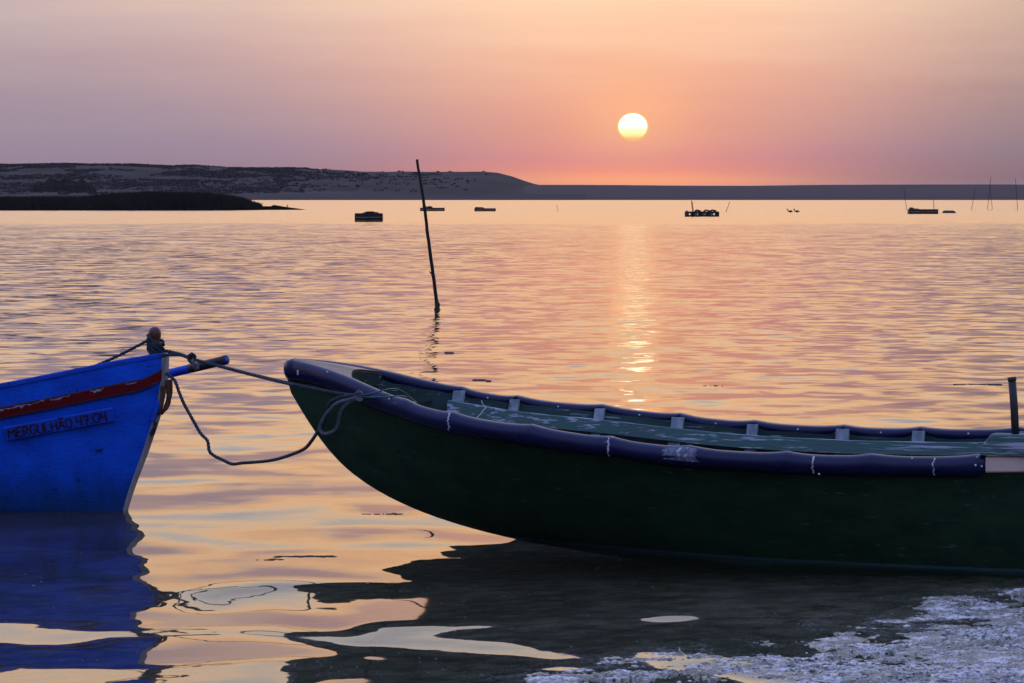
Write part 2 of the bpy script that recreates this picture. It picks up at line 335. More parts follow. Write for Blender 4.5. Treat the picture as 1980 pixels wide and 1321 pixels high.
# ------------------------------------------------------------------ shore: mud and salt crust rising out of the water
def shore_height(x, y):
    q = (x - SH0.x) * SHN.x + (y - SH0.y) * SHN.y
    q = q + .16 * fbm(x * .9 + 3, y * .9, 3)
    z = np.where(q > 0, .018 * q - .008, .05 * q - .008) ; z = np.maximum(z, -.45)
    dry = np.clip((q + .5) / .7, 0, 1)
    z = z + dry * (.036 * fbm(x * 2.3, y * 3.4, 3) + .032 * fbm(x * 9, y * 17 + 5, 4, .62)) + .006 * fbm(x * 5, y * 5, 3)
    rough = dry * np.clip(fbm(x * 2.2 + 40, y * 2.2, 3) * 3 + .75, .15, 1)
    z = z + rough * (.012 * np.abs(fbm(x * 40, y * 40, 3, .6)) * 2 - .003)
    return z
def make_shore_mat():
    m, t = material('salt crust and mud'); p = t.n('ShaderNodeNewGeometry').outputs['Position']; s = t.n('ShaderNodeSeparateXYZ', {0: p}).outputs
    q = t.m('ADD', t.m('MULTIPLY', t.m('SUBTRACT', s[0], SH0.x), SHN.x), t.m('MULTIPLY', t.m('SUBTRACT', s[1], SH0.y), SHN.y))
    n1 = t.noise(p, 1.6, 5, .62); n2 = t.noise(p, 62, 5, .75); n3 = t.noise(t.mapping(p, scale=(1, 1, 1)), 5.5, 4, .6)
    mud = t.mix(t.rng(t.m('ADD', t.m('MULTIPLY', t.noise(p, 150, 3, .7), .5), t.m('MULTIPLY', t.noise(p, 7, 4, .6), .5)), .40, .60), (.09, .085, .055), (.44, .41, .30))
    grit = t.rng(t.noise(p, 190, 2, .5), .70, .74)
    mud = t.mix(t.m('MULTIPLY', grit, .85), mud, (.45, .45, .42))
    n4 = t.noise(t.mapping(p, scale=(.7, 1, 1)), 13, 5, .65)
    crust = t.mix(t.rng(t.m('ADD', t.m('MULTIPLY', n2, .55), t.m('MULTIPLY', n4, .45)), .44, .56), (.035, .035, .035), (.84, .80, .76))
    crust = t.mix(t.rng(t.noise(p, 2.6, 4, .6, '3D', 0), .52, .66, 0, .6), crust, (.30, .36, .14), 'MULTIPLY')
    am = t.m('MULTIPLY', t.rng(t.m('ADD', s[2], t.m('MULTIPLY', t.m('SUBTRACT', n2, .5), .05)), -.014, .002), t.rng(t.m('ADD', n3, t.m('MULTIPLY', n4, .8)), .84, .95))
    col = t.mix(am, mud, crust)
    bp = t.n('ShaderNodeBump', {'Strength': 1.0, 'Distance': .010, 'Height': n2})
    b = t.n('ShaderNodeBsdfPrincipled', {'Base Color': col, 'Roughness': t.rng(am, 0, 1, .22, .32), 'Specular IOR Level': .5, 'Normal': bp.outputs[0]})
    finish(t, b.outputs[0]); return m
M_shore = make_shore_mat()
def shore_sheet(name, x0, x1, y0, y1, st, drop, label):
    X = np.arange(x0, x1 + st / 2, st); Y = np.arange(y0, y1 + st / 2, st); xx, yy = np.meshgrid(X, Y, indexing='ij')
    z = shore_height(xx, yy)
    if drop: z = np.where((xx > -.45) & (xx < 2.95) & (yy > 8.65) & (yy < 13.1), z - .25, z)
    nv = len(Y); V = np.stack([xx, yy, z], -1).reshape(-1, 3)
    a = (np.arange(len(X) - 1)[:, None] * nv + np.arange(nv - 1)[None, :]).ravel()
    Fc = np.stack([a, a + nv, a + nv + 1, a + 1], -1)
    me = bpy.data.meshes.new(name); me.vertices.add(len(V)); me.vertices.foreach_set('co', V.ravel()); me.loops.add(Fc.size); me.loops.foreach_set('vertex_index', Fc.ravel())
    me.polygons.add(len(Fc)); me.polygons.foreach_set('loop_start', np.arange(len(Fc)) * 4); me.polygons.foreach_set('loop_total', np.full(len(Fc), 4)); me.update(); me.validate()
    me.polygons.foreach_set('use_smooth', np.ones(len(Fc), bool))
    me.materials.append(M_shore); o = bpy.data.objects.new(name, me); COL.objects.link(o)
    return tag(o, label, 'ground', kind='structure')
shore_sheet('seabed', -9, 11, -4, 24, .08, True, 'shallow muddy bed sloping away under the water')
shore_sheet('shore', -.5, 3.0, 8.6, 13.15, .0085, False, 'muddy shore with pale salt crust at the water edge')

# clumps of foam and crust lying on the mud
def make_foam():
    V, Fc = [], []
    base = [(0, 0, 1)] + [(math.cos(a) * .75, math.sin(a) * .75, .62) for a in np.linspace(0, 2 * math.pi, 6, endpoint=False)] + [(math.cos(a + .5), math.sin(a + .5), -.1) for a in np.linspace(0, 2 * math.pi, 6, endpoint=False)]
    n = 0
    while n < 9000:
        x = random.uniform(.05, 2.75); y = random.uniform(8.7, 12.9)
        q = (x - SH0.x) * SHN.x + (y - SH0.y) * SHN.y
        if q < .03: continue
        c = float(fbm(np.array(x * 1.7 + 9), np.array(y * 1.7), 3))
        if c + .07 * min(q, 1.6) < random.uniform(-.08, .30): continue
        n += 1
        r = random.uniform(.0018, .0045) * (1.6 if random.random() < .12 else 1) * (1 + max(0, c) * 2.2) * (1 + .5 * min(q, 1)); z = float(shore_height(np.array(x), np.array(y)))
        if z < -.003: continue
        k = len(V); sx = random.uniform(.8, 1.5); th = random.uniform(0, 6.28)
        for (a, b, h) in base:
            a, b = a * sx * random.uniform(.8, 1.2), b * random.uniform(.8, 1.2)
            V.append((x + r * (a * math.cos(th) - b * math.sin(th)), y + r * (a * math.sin(th) + b * math.cos(th)), z + r * h * random.uniform(.3, .7)))
        for i in range(6):
            j = (i + 1) % 6
            Fc += [(k, k + 1 + i, k + 1 + j), (k + 1 + i, k + 7 + i, k + 1 + j), (k + 1 + j, k + 7 + i, k + 7 + j)]
    m, t = material('salt foam clumps'); p = t.n('ShaderNodeNewGeometry').outputs['Position']
    c = t.mix(t.rng(t.noise(p, 34, 4, .7), .40, .60), (.05, .05, .055), (.70, .68, .66))
    c = t.mix(t.rng(t.noise(p, 2.4, 3, .6), .50, .64, 0, .7), c, (.22, .25, .11))
    finish(t, t.n('ShaderNodeBsdfPrincipled', {'Base Color': c, 'Roughness': .3}).outputs[0])
    tag(mesh('foam', (V, Fc), m), 'crusty clumps of pale foam and weed covering the near shore', 'foam', kind='stuff')
make_foam()

# specks of foam drifting over the shallows
def specks():
    V, Fc = [], []
    for _ in range(330):
        y = 9.7 + 3.4 * random.random() ** 1.4; x = random.uniform(-.9, 1.6) if random.random() < .85 else random.uniform(-2.1, -.9)
        if (x - SH0.x) * SHN.x + (y - SH0.y) * SHN.y > 0: continue
        r = random.uniform(.0008, .0024) * (1.6 if random.random() < .06 else 1); k = len(V)
        for ring, h in ((1, .0004), (.6, r * .25)):
            for a in range(7): V.append((x + r * ring * 1.5 * math.cos(a * .9), y + r * ring * math.sin(a * .9), h))
        Fc += [(k + i, k + (i + 1) % 7, k + 7 + (i + 1) % 7, k + 7 + i) for i in range(7)] + [tuple(k + 7 + i for i in range(7))]
    m, t = material('foam specks'); finish(t, t.n('ShaderNodeBsdfPrincipled', {'Base Color': t.mix(t.noise(None, 40), (.5, .52, .52), (.8, .8, .78)), 'Roughness': .5}).outputs[0])
    tag(mesh('foam_specks', (V, Fc), m), 'tiny white specks of foam drifting on the dark shallows', 'foam', kind='stuff')
specks()

# ------------------------------------------------------------------ far land
def ridge(pts, Y):
    xs_ = [(px - 990) / F * Y for px, _ in pts]; zs = [EYE + (370 - py) / F * Y for _, py in pts]
    return xs_, zs
def terrain(name, x0, x1, nx, ys_, fn, mat, label):
    X = np.linspace(x0, x1, nx); Y = np.array(ys_); xx, yy = np.meshgrid(X, Y, indexing='ij'); zz = fn(xx, yy); nv = len(Y)
    V = np.stack([xx, yy, zz], -1).reshape(-1, 3)
    return tag(mesh(name, (V, [(i * nv + j, (i + 1) * nv + j, (i + 1) * nv + j + 1, i * nv + j + 1) for i in range(nx - 1) for j in range(nv - 1)]), mat), label, None, kind='structure')
rx, rz = ridge([(-900, 322), (-300, 320), (0, 319), (70, 317), (250, 319), (400, 323), (550, 326), (700, 332), (850, 333), (935, 332), (962, 334), (990, 341), (1015, 350), (1035, 356), (1060, 362), (1100, 372)], 640)
SHORE_Y = 540
def dune_z(x, y):
    top = np.interp(x * 640 / y, rx, rz)
    k = np.clip((y - SHORE_Y - 14) / (640 - SHORE_Y - 14), 0, 1)
    foot = np.clip((y - SHORE_Y) / 14, 0, 1)
    n1 = fbm(x * .035 + 5, y * .05, 4); n2 = fbm(x * .13, y * .16 + 7, 4)
    prof = np.where(x < -30, .55 * k + .45 * k * k * (3 - 2 * k), k ** .8)
    # terrace with a low scarp, as behind the marsh
    h = foot * 1.05 + np.maximum(top - 1.05, 0) * prof + np.where(k < .98, n1 * 1.6 * k * (1 - k) * 2, 0) + np.clip(k * 3, 0, 1) * n2 * .55 * np.clip((-x + 10) / 40, .15, 1)
    back = np.clip((y - 655) / 60, 0, 1)
    return h * (1 - back) - .3 * (y <= SHORE_Y)
terrain('dune', -330, 14, 520, np.concatenate([np.linspace(SHORE_Y - 4, 600, 36), np.linspace(602, 660, 26), np.linspace(670, 730, 4)]), dune_z, M_dune, 'long scrub covered sand dune across the lagoon')
sx_, sz_ = ridge([(400, 372), (900, 363), (1000, 359), (1035, 357.5), (1200, 358), (1330, 359.2), (1450, 359.5), (1560, 358), (1800, 357), (2100, 357), (2600, 360)], 620)
def spit_z(x, y):
    top = np.interp(x * 620 / y, sx_, sz_); k = np.clip((y - 541) / (620 - 541), 0, 1)
    return np.where(y > 640, top * np.clip((720 - y) / 60, 0, 1), top * (1 - (1 - k) ** 2.2)) - .25 * (y < 541) + fbm(x * .08, y * .1, 3) * .12 * k
terrain('sand_spit', -40, 230, 260, np.concatenate([np.linspace(537, 640, 40), np.linspace(650, 730, 5)]), spit_z, M_spit, 'low sand spit closing the lagoon')

def tufts(n, place, mat, name, label, width, height, blades=5, lean=.35):
    V, Fc = [], []; c = 0
    while c < n:
        q = place()
        if q is None: continue
        x, y, z = q; c += 1
        for _ in range(blades):
            h = height * random.uniform(.5, 1.15); a = random.uniform(0, math.pi); wd = width * random.uniform(.5, 1.2)
            ox, oy = random.gauss(0, width), random.gauss(0, width); lx, ly = random.gauss(0, lean) * h, random.gauss(0, lean) * h; k = len(V)
            V += [(x + ox - wd * math.cos(a), y + oy - wd * math.sin(a), z - .15 * h), (x + ox + wd * math.cos(a), y + oy + wd * math.sin(a), z - .15 * h), (x + ox + lx + wd * .4 * math.cos(a), y + oy + ly, z + h * .8), (x + ox + lx * 1.3, y + oy + ly, z + h)]
            Fc += [(k, k + 1, k + 2), (k, k + 2, k + 3)]
    return tag(mesh(name, (V, Fc), mat, smooth=False), label, 'vegetation', kind='stuff')
def on_dune():
    x = random.uniform(-125, -8) if random.random() < .85 else random.uniform(-8, -2); y = 553 + 90 * random.random() ** .7
    c = float(fbm(np.array(x * .09), np.array(y * .12), 4))
    if c < random.uniform(-.12, .22): return None
    if x > -45 and random.random() < .6 + .4 * min(1, (x + 45) / 40): return None
    return x, y, float(dune_z(np.array(x), np.array(y)))
tufts(5200, on_dune, M_scrub, 'dune_scrub', 'low dark scrub scattered over the far dune', .30, .30, 5, .6)

# marsh island in front of the dune
ix, iz = ridge([(-500, 384), (-100, 382), (0, 376), (90, 377), (150, 378), (190, 372), (230, 368), (280, 366), (360, 366), (410, 369), (450, 374), (475, 381), (492, 389), (520, 394), (548, 398.5), (575, 402.5), (600, 406.5)], 256)
def isle_z(x, y):
    c = 256 + .02 * (x + 40); half = np.interp(x, [-60, -30, -22, -17.7], [9, 7, 3.2, .6]); k = np.clip(1 - ((y - c) / half) ** 2, -.4, 1)
    top = np.interp(x, ix, iz)
    ground = np.where(top > .5, .28 + .12 * (top), top)
    return ground * k + .05 * fbm(x * .9, y * .5, 3) - .03
terrain('marsh_island', -75, -17.4, 240, np.linspace(244, 268, 60), isle_z, M_mud, 'dark muddy marsh island by the left shore')
def on_isle():
    x = random.uniform(-56, -22.2); y = random.uniform(249.5, 263); z = float(isle_z(np.array(x), np.array(y)))
    return None if z < .12 else (x, y, z)
def grass():
    V, Fc = [], []; n = 0
    while n < 30000:
        q = on_isle()
        if q is None: continue
        x, y, z = q; n += 1
        top = interp(x, ix, iz); h = max(.12, (top - z)) * random.uniform(.55, 1.0) * (1.06 if random.random() < .1 else 1) * (1 - .35 * abs(y - 256) / 8)
        wd = random.uniform(.02, .06); lx = random.gauss(.06, .16) * h; a = random.uniform(-.8, .8); k = len(V)
        V += [(x - wd, y - wd * a, z - .05), (x + wd, y + wd * a, z - .05), (x + lx * .5 + wd * .6, y, z + h * .6), (x + lx * .5 - wd * .6, y, z + h * .6), (x + lx, y, z + h)]
        Fc += [(k, k + 1, k + 2, k + 3), (k + 3, k + 2, k + 4)]
    tag(mesh('marsh_grass', (V, Fc), M_marsh, smooth=False), 'dense dark grass on the marsh island', 'grass', kind='stuff')
grass()
def shrub():
    c = at(122, 370, 548); o = []
    V, Fc = [], []
    for _ in range(6500):
        a = random.uniform(0, 2 * math.pi); r = random.random() ** .42; ph = random.random()
        x = 6.2 * r * math.cos(a); y = 3.5 * r * math.sin(a); zz = 2.45 * (1 - r ** 2.2) ** .6 * (1 + .15 * math.sin(x * 2.1)) * (.75 + .25 * ph) - .2
        s = random.uniform(.12, .30); n1 = Vector((random.gauss(0, 1), random.gauss(0, 1), random.gauss(0, 1))).normalized(); n2 = n1.orthogonal(); n3 = n1.cross(n2); k = len(V); p = Vector((x, y, zz))
        V += [p - n2 * s, p - n3 * s * .5, p + n2 * s, p + n3 * s * .5]; Fc.append((k, k + 1, k + 2, k + 3))
    b = empty('shrub', c); tag(b, 'big rounded dark shrub at the foot of the far dune', 'shrub')
    mesh('crown', (V, Fc), M_scrub, b, False)
    st = [tube(smooth_path([(dx * .2, 0, -.6), (dx * .6, random.uniform(-.4, .4), .6), (dx, random.uniform(-.8, .8), 1.4)], .3), lambda t: .12 * (1 - .7 * t), 6) for dx in (-3, -1.6, -.4, .8, 2.1, 3.4)]
    mesh('stem', join(*st), M_stake, b)
shrub()

# ------------------------------------------------------------------ green boat
GB = empty('rowing_boat', (-1.07, 13.87, 0), R(-16)); tag(GB, 'dark green wooden boat with a black plastic gunwale fender, afloat at the muddy shore', 'boat')
g_b = sm_interp([0, .1, .3, .5, .7, .9, 1.1, 1.5, 1.9, 2.3, 2.7, 3.3, 4, 5, 5.8, 6.2], [.03, .085, .20, .315, .425, .51, .575, .655, .71, .738, .742, .735, .70, .55, .35, .2])
g_zr = sm_interp([0, .1, .3, .5, .7, .9, 1.1, 1.3, 1.5, 1.7, 1.9, 2.1, 2.5, 2.9, 3.3, 4, 5, 6.2], [.836, .834, .800, .742, .688, .648, .623, .604, .588, .563, .543, .527, .514, .512, .520, .545, .62, .76])
g_zk = sm_interp([0, .032, .097, .162, .318, .474, .757, 1.037, 1.16, 1.6, 2.2, 4, 5, 6.2], [.69, .60, .482, .396, .277, .182, .080, .015, -.01, -.06, -.11, -.12, -.02, .2])
g_bb = sm_interp([0, .6, 1.05, 1.2, 1.65, 2.4, 3.4, 4.5, 6.2], [.012, .014, .02, .03, .14, .36, .48, .40, .12])
def g_zk2(s): return max(g_zk(s), interp(s, [0, .012, .04, .1], [.72, .66, .57, .0])) if s < .1 else g_zk(s)
def g_sec(s, v, off=0.0):
    """point on the hull section at station s; v from 0 (keel) to 1 (gunwale)"""
    zk = g_zk2(s); zg = g_zr(s) - .02; b = g_b(s); bb = min(g_bb(s), b)
    if v <= .25: k = v / .25; return max(0, bb * k - off * k), zk + off + .02 * k * k * (1 if s > 1 else .3)
    k = (v - .25) / .75; z0 = zk + .02 * (1 if s > 1 else .3)
    return max(.002, bb + (b - bb) * k ** .72 - off), z0 + (zg - z0) * k + off * (1 - k)
ST = np.concatenate([np.linspace(0, .3, 19), np.linspace(.33, 6.15, 100)])
VS = list(np.linspace(0, .25, 5)) + list(np.linspace(.25, 1, 19))[1:]
ring = [(-1, v) for v in VS[::-1]] + [(1, v) for v in VS[1:]]
def hull_fn(off): return lambda i, j: (lambda q: Vector((ST[i] + (off if i == 0 else 0), ring[j][0] * q[0], q[1])))(g_sec(ST[i], ring[j][1], off))
mesh('hull', grid(len(ST), len(ring), hull_fn(0)), M_green, GB)
ST_i = ST[14:]
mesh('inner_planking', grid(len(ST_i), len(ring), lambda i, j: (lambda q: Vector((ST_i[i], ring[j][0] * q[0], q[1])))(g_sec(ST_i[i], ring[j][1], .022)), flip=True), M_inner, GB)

def inward(s, side, v, off):
    q = g_sec(s, v, off); return Vector((s, side * q[0], q[1]))
def far_S(px):
    best = min(np.linspace(.2, 5, 2400), key=lambda s: abs(990 + F * ((GB.location.x + s * math.cos(R(16)) + g_b(s) * math.sin(R(16))) / (GB.location.y - s * math.sin(R(16)) + g_b(s) * math.cos(R(16)))) - px)); return float(best)
RIBS = [far_S(px) for px in (893, 1001, 1166, 1316, 1461, 1635, 1781)]; RIBS += [RIBS[-1] + .47 * k for k in (1, 2, 3, 4)]
# fender draped over the gunwale, near end -> round the bow -> far end
END_N = 3.42
def scallop(s):
    e = [.35] + RIBS; 
    for a, b in zip(e, e[1:]):
        if a <= s < b: return math.sin(math.pi * (s - a) / (b - a))
    return 0
def fender():
    fr = []
    for s in np.linspace(END_N, .05, 240): fr.append((s, -1, None))
    for a in np.linspace(-80, 80, 17): fr.append((.05, 0, a))
    for s in np.linspace(.05, 5.9, 400): fr.append((s, 1, None))
    V = []; npf = 16
    for idx, (s, side, a) in enumerate(fr):
        b = g_b(s); z = g_zr(s); sc_ = scallop(s)
        sag = (.015 * (1 - sc_) ** 1.6 - .011) * interp(s, [.4, .8], [0, 1])
        lump = .004 * mnoise.noise(Vector((s * 7, side * 3, 0)))
        inn = .009 + .056 * sc_ ** .7 if s > .35 else .028
        ku = min(1, (inn - .003) / .014)
        low = -.098 - .010 * mnoise.noise(Vector((s * 2.5, side * 5, 2)))
        prof = [(.010, low - .003), (.032, low + .010), (.048, -.070), (.054, -.046), (.049, -.025), (.036, -.011), (.016, -.003), (-.006, -.004), (-.020, -.004 - .003 * ku), (-.029, -.004 - .007 * ku), (-.034, -.005 - .011 * ku), (-.036, -inn), (-.030, -inn - .003), (-.022, -inn + .004), (-.004, -.03), (.004, -.06)]
        endk = 1
        if side == -1 and s > END_N - .07: endk = math.sqrt(max(.02, 1 - ((s - END_N + .07) / .07) ** 2))
        for (u, v) in prof:
            v = (v + .035) * (.35 + .65 * endk) - .035 + (sag * .8 if v > -.05 else 0); u = (u * (.5 + .5 * endk) + lump) * interp(s, [0, .35], [.5, 1])
            if a is None: uu = max(u, -(b - .004)); V.append(Vector((s, side * (b + uu), z + v)))
            else:
                ang = R(a); uu = max(u, -.004); V.append(Vector((s - (uu * .8 + .042) * math.cos(ang), math.sin(ang) * (b + uu), z + v)))
    n = len(fr); Fc = []
    for i in range(n - 1):
        for k in range(npf): Fc.append((i * npf + k, (i + 1) * npf + k, (i + 1) * npf + (k + 1) % npf, i * npf + (k + 1) % npf))
    Fc.append(tuple(range(npf))); Fc.append(tuple((n - 1) * npf + k for k in range(npf))[::-1])
    return V, Fc
FEN = mesh('gunwale_fender', fender(), M_rubber, GB)
def strip_on_fender(s0, s1, k0, k1, lift, n=8, jag=0.0):
    """thin shell lying on the outside of the near fender between two stations"""
    prof = [(.036, -.092), (.048, -.070), (.054, -.046), (.049, -.025), (.036, -.011), (.016, -.003)]
    us = np.linspace(k0, k1, 14)
    def p(i, j):
        s = s0 + (s1 - s0) * i / n + jag * mnoise.noise(Vector((j * .8, s0 * 9, i * .1))); t = us[j]
        x = np.interp(t, range(6), [q[0] for q in prof]) + lift; zz = np.interp(t, range(6), [q[1] for q in prof]) + lift * .6 + ((.012 * (1 - scallop(s)) ** 1.6 - .009) if t > 2 else 0)
        return Vector((s, -(g_b(s) + x + .004 * mnoise.noise(Vector((s * 7, -3, 0)))), g_zr(s) + zz))
    return grid(n + 1, 14, p, flip=True)
def near_S(px):
    return float(min(np.linspace(.1, 4, 2000), key=lambda s: abs(990 + F * ((GB.location.x + s * math.cos(R(16)) - g_b(s) * math.sin(R(16))) / (GB.location.y - s * math.sin(R(16)) - g_b(s) * math.cos(R(16)))) - px)))
for px, wd in ((873, .007), (1182, .006), (1577, .007), (1811, .005)):
    s = near_S(px); o = mesh('tie_band', strip_on_fender(s - wd / 2, s + wd / 2, .1, 4.4, .0022, 2, .012), M_white, FEN)
s = near_S(1320); mesh('scrape', strip_on_fender(s - .075, s + .08, 1.1, 4.2, .0012, 12, .03), M_scrape, FEN)
scr = []
for px, dz in ((566, -.045), (568, -.06), (572, -.052), (1190, .0), (640, -.01), (1895, -.01), (1893, -.045), (1904, -.05), (1590, -.09), (760, -.02), (1770, -.015)):
    s = near_S(px); scr.append(lathe([(0, .004), (.0035, .003), (.005, 0)], 8, Matrix.Translation((s, -(g_b(s) + .057), g_zr(s) + dz)) @ Matrix.Rotation(R(90), 4, 'X')))
for q in scr: mesh('screw_head', q, M_white, FEN)
scr = []
for k in range(1, len(RIBS) - 1):
    s = (RIBS[k - 1] + RIBS[k]) / 2; scr.append(lathe([(0, .004), (.0035, .003), (.005, 0)], 8, Matrix.Translation((s, g_b(s) - .046, g_zr(s) - .03)) @ Matrix.Rotation(R(90), 4, 'X')))
for q in scr: mesh('screw_head', q, M_white, FEN)
# bow deck
def bow_deck():
    ss = np.linspace(.03, .41, 22)
    def p(i, j):
        t = j / 12 * 2 - 1; s = ss[i] - .07 * (1 - t * t) * (i / 21) ** 3; b = max(.004, g_b(s) - .015)
        return Vector((s, t * b, g_zr(s) - .012 + .012 * (1 - t * t)))
    top = grid(22, 13, p, flip=True); V, Fc = top
    lo = len(V); V = V + [q - Vector((0, 0, .012)) for q in V[-13:]]
    Fc = Fc + [(lo - 13 + k, lo + k, lo + k + 1, lo - 12 + k) for k in range(12)]
    return V, Fc
DK = bow_deck(); mesh('bow_deck', DK, M_deck, GB)
def deck_beam():
    e = DK[0][21 * 13:22 * 13]; V = []
    for p in e:
        for dx, dz in ((-.03, -.013), (-.002, -.013), (-.004, -.075), (-.03, -.075)): V.append(p + Vector((dx, 0, dz)))
    return V, [(i * 4 + c, i * 4 + (c + 1) % 4, (i + 1) * 4 + (c + 1) % 4, (i + 1) * 4 + c) for i in range(12) for c in range(4)] + [(3, 2, 1, 0), (48, 49, 50, 51)]
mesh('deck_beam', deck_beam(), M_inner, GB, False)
def bulkhead():
    s = .50; out = []
    def p(i, j): t = j / 12 * 2 - 1; q = g_sec(s + .03 * i, .3 + .62 * i / 6, .03); return Vector((s + .02 * i, t * q[0], q[1]))
    return grid(7, 13, p)
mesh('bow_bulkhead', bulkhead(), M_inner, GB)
# ribs: one bent frame each
for k, s in enumerate(RIBS):
    wd = (.052, .044, .046, .058, .05, .062, .058)[k % 7] / 2; V = []; path = [(-1, v) for v in np.linspace(.985, 0, 26)] + [(1, v) for v in np.linspace(0, .985, 26)][1:]
    for sd, v in path:
        a = inward(s, sd, v, .024); b = inward(s, sd, v, .056)
        V += [Vector((s - wd, a.y, a.z)), Vector((s + wd, a.y, a.z)), Vector((s + wd, b.y, b.z)), Vector((s - wd, b.y, b.z))]
    for q in V[:4] + V[-4:]: q.z += .012
    n = len(path); Fc = [(i * 4 + c, i * 4 + (c + 1) % 4, (i + 1) * 4 + (c + 1) % 4, (i + 1) * 4 + c) for i in range(n - 1) for c in range(4)] + [(3, 2, 1, 0), tuple((n - 1) * 4 + c for c in range(4))]
    mesh('rib', (V, Fc), M_rib, GB, False)
# long side planks fixed on the ribs
for sd in (1, -1):
    ss = np.linspace(RIBS[0] - .03, 5.3, 90); V = []
    for i, s in enumerate(ss):
        zt = g_zr(s) - .066 + .003 * mnoise.noise(Vector((s * 4, 0, 0))); 
        def yy(z):
            zk = g_zk2(s); zg = g_zr(s) - .02; k = min(1, max(0, (z - zk) / (zg - zk))); return g_bb(s) + (g_b(s) - g_bb(s)) * k ** .72
        a = yy(zt - .03) - .058; lean = .014
        V += [Vector((s, sd * a, zt)), Vector((s, sd * (a - .032), zt - .001)), Vector((s, sd * (a - .034 - lean), zt - .060)), Vector((s, sd * (a - lean), zt - .060))]
    n = len(ss); Fc = [(i * 4 + c, i * 4 + (c + 1) % 4, (i + 1) * 4 + (c + 1) % 4, (i + 1) * 4 + c) for i in range(n - 1) for c in range(4)] + [(3, 2, 1, 0), tuple((n - 1) * 4 + c for c in range(4))]
    mesh('side_plank', (V, Fc), M_plank, GB, False)
# near gunwale aft of the fender: cream strake, rowlock block and its pin
def strake():
    ss = np.linspace(END_N - .01, 5.6, 60); V = []
    for s in ss:
        b = g_b(s); z = g_zr(s) - .012
        for (u, v) in ((-.035, 0), (.040, 0), (.045, -.006), (.045, -.060), (.040, -.066), (-.035, -.066)): V.append(Vector((s, -(b + u), z + v)))
    n = len(ss); return V, [(i * 6 + c, (i + 1) * 6 + c, (i + 1) * 6 + (c + 1) % 6, i * 6 + (c + 1) % 6) for i in range(n - 1) for c in range(6)] + [tuple(range(6)), tuple((n - 1) * 6 + c for c in range(6))[::-1]]
mesh('gunwale_strake', strake(), M_cream, GB, False)
s0 = END_N - .035; zb = g_zr(3.6) - .010
def block():
    prof = [(0, 0), (.012, .045), (.042, .083), (.055, .088), (.50, .092), (.515, .085), (.54, .045), (.55, 0)]
    V = []
    for yy, ins in ((-.062, .006), (-.056, 0), (.030, 0), (.036, .006)):
        for (x, z) in prof: V.append(Vector((s0 + x + (ins if x < .2 else -ins), -g_b(3.6) + yy, zb + max(z - ins * (z > .05), 0))))
    n = len(prof); Fc = [(i * n + c, i * n + (c + 1) % n, (i + 1) * n + (c + 1) % n, (i + 1) * n + c) for i in range(3) for c in range(n)] + [tuple(range(n))[::-1], tuple(3 * n + c for c in range(n))]
    return V, Fc
BLK = mesh('rowlock_block', block(), M_plank, GB, False)
mesh('thole_pin', join(tube([Vector((s0 + .145, -g_b(3.6) - .012, zb + .07)), Vector((s0 + .138, -g_b(3.6) - .012, zb + .2)), Vector((s0 + .127, -g_b(3.6) - .012, zb + .325))], .0165, 14), tube([Vector((s0 + .129, -g_b(3.6) - .012, zb + .312)), Vector((s0 + .1265, -g_b(3.6) - .012, zb + .328))], .0185, 14)), M_dark, BLK)

# ------------------------------------------------------------------ blue boat
BB = empty('wooden_boat', (-1.984, 14.7865, 0), R(168)); tag(BB, 'bright blue wooden boat bow with a red rail and painted name board', 'boat')
stem_s = sm_interp([-.3, 0, .126, .3, .5, .67, .8, 1.0], [.04, 0, -.043, -.113, -.184, -.219, -.224, -.226])
b_g = sm_interp([0, .02, .12, .22, .32, .42, .62, .82, 1.12, 2, 3.5, 5, 5.4], [.016, .042, .10, .155, .205, .245, .315, .365, .43, .56, .66, .5, .42])
b_w = sm_interp([0, .1, .3, .6, .9, 2, 3.5, 5, 5.4], [.010, .040, .115, .195, .255, .40, .5, .34, .28])
b_zg = sm_interp([-.03, 0, .07, .12, .22, .32, .42, .52, .62, .72, .82, 1.2, 2.5, 4.5, 5.4], [.81, .806, .80, .792, .769, .748, .727, .706, .685, .664, .644, .60, .56, .66, .75])
def b_pt(tau, h, side, off=0.0):
    """tau: distance aft of the stem; h: 0 waterline .. 1 gunwale (negative under water)"""
    zg = b_zg(tau); z = h * zg
    if h >= 0: wd = b_w(tau) + (b_g(tau) - b_w(tau)) * (h ** 1.15 * .75 + h ** .6 * .25)
    else: wd = b_w(tau) * max(.08, (1 + h * 3.6)) ** .6
    y = side * max(.003, wd - off)
    return Vector((stem_s(z) + tau, y, z + .075 * (y - b_g(tau)) * (1 if side < 0 else 0)))
TA = np.concatenate([np.linspace(0, .12, 7), np.linspace(.15, 5.3, 84)]); HS = np.concatenate([np.linspace(-.26, 0, 7), np.linspace(.03, 1, 26)])
rb = [(-1, h) for h in HS[::-1]] + [(1, h) for h in HS]
mesh('hull', grid(len(TA), len(rb), lambda i, j: b_pt(TA[i], rb[j][1], rb[j][0]), flip=True), M_blue, BB)
mesh('inner_planking', grid(len(TA) - 4, len(rb), lambda i, j: b_pt(TA[i + 4], rb[j][1] - (.012 if rb[j][1] > .9 else 0), rb[j][0], .02)), M_blue2, BB)
def cap(side):
    V = []
    for t_ in TA:
        p = b_pt(t_, 1, side)
        for (u, v) in ((.006, -.018), (.008, 0), (.004, .006), (-.028, .006), (-.030, -.018)): V.append(p + Vector((0, side * max(u, -(abs(p.y) - .002)), v)))
    n = len(TA); Fc = [(i * 5 + c, (i + 1) * 5 + c, (i + 1) * 5 + (c + 1) % 5, i * 5 + (c + 1) % 5) for i in range(n - 1) for c in range(5)] + [tuple(range(5))]
    return V, (Fc if side > 0 else [q[::-1] for q in Fc])
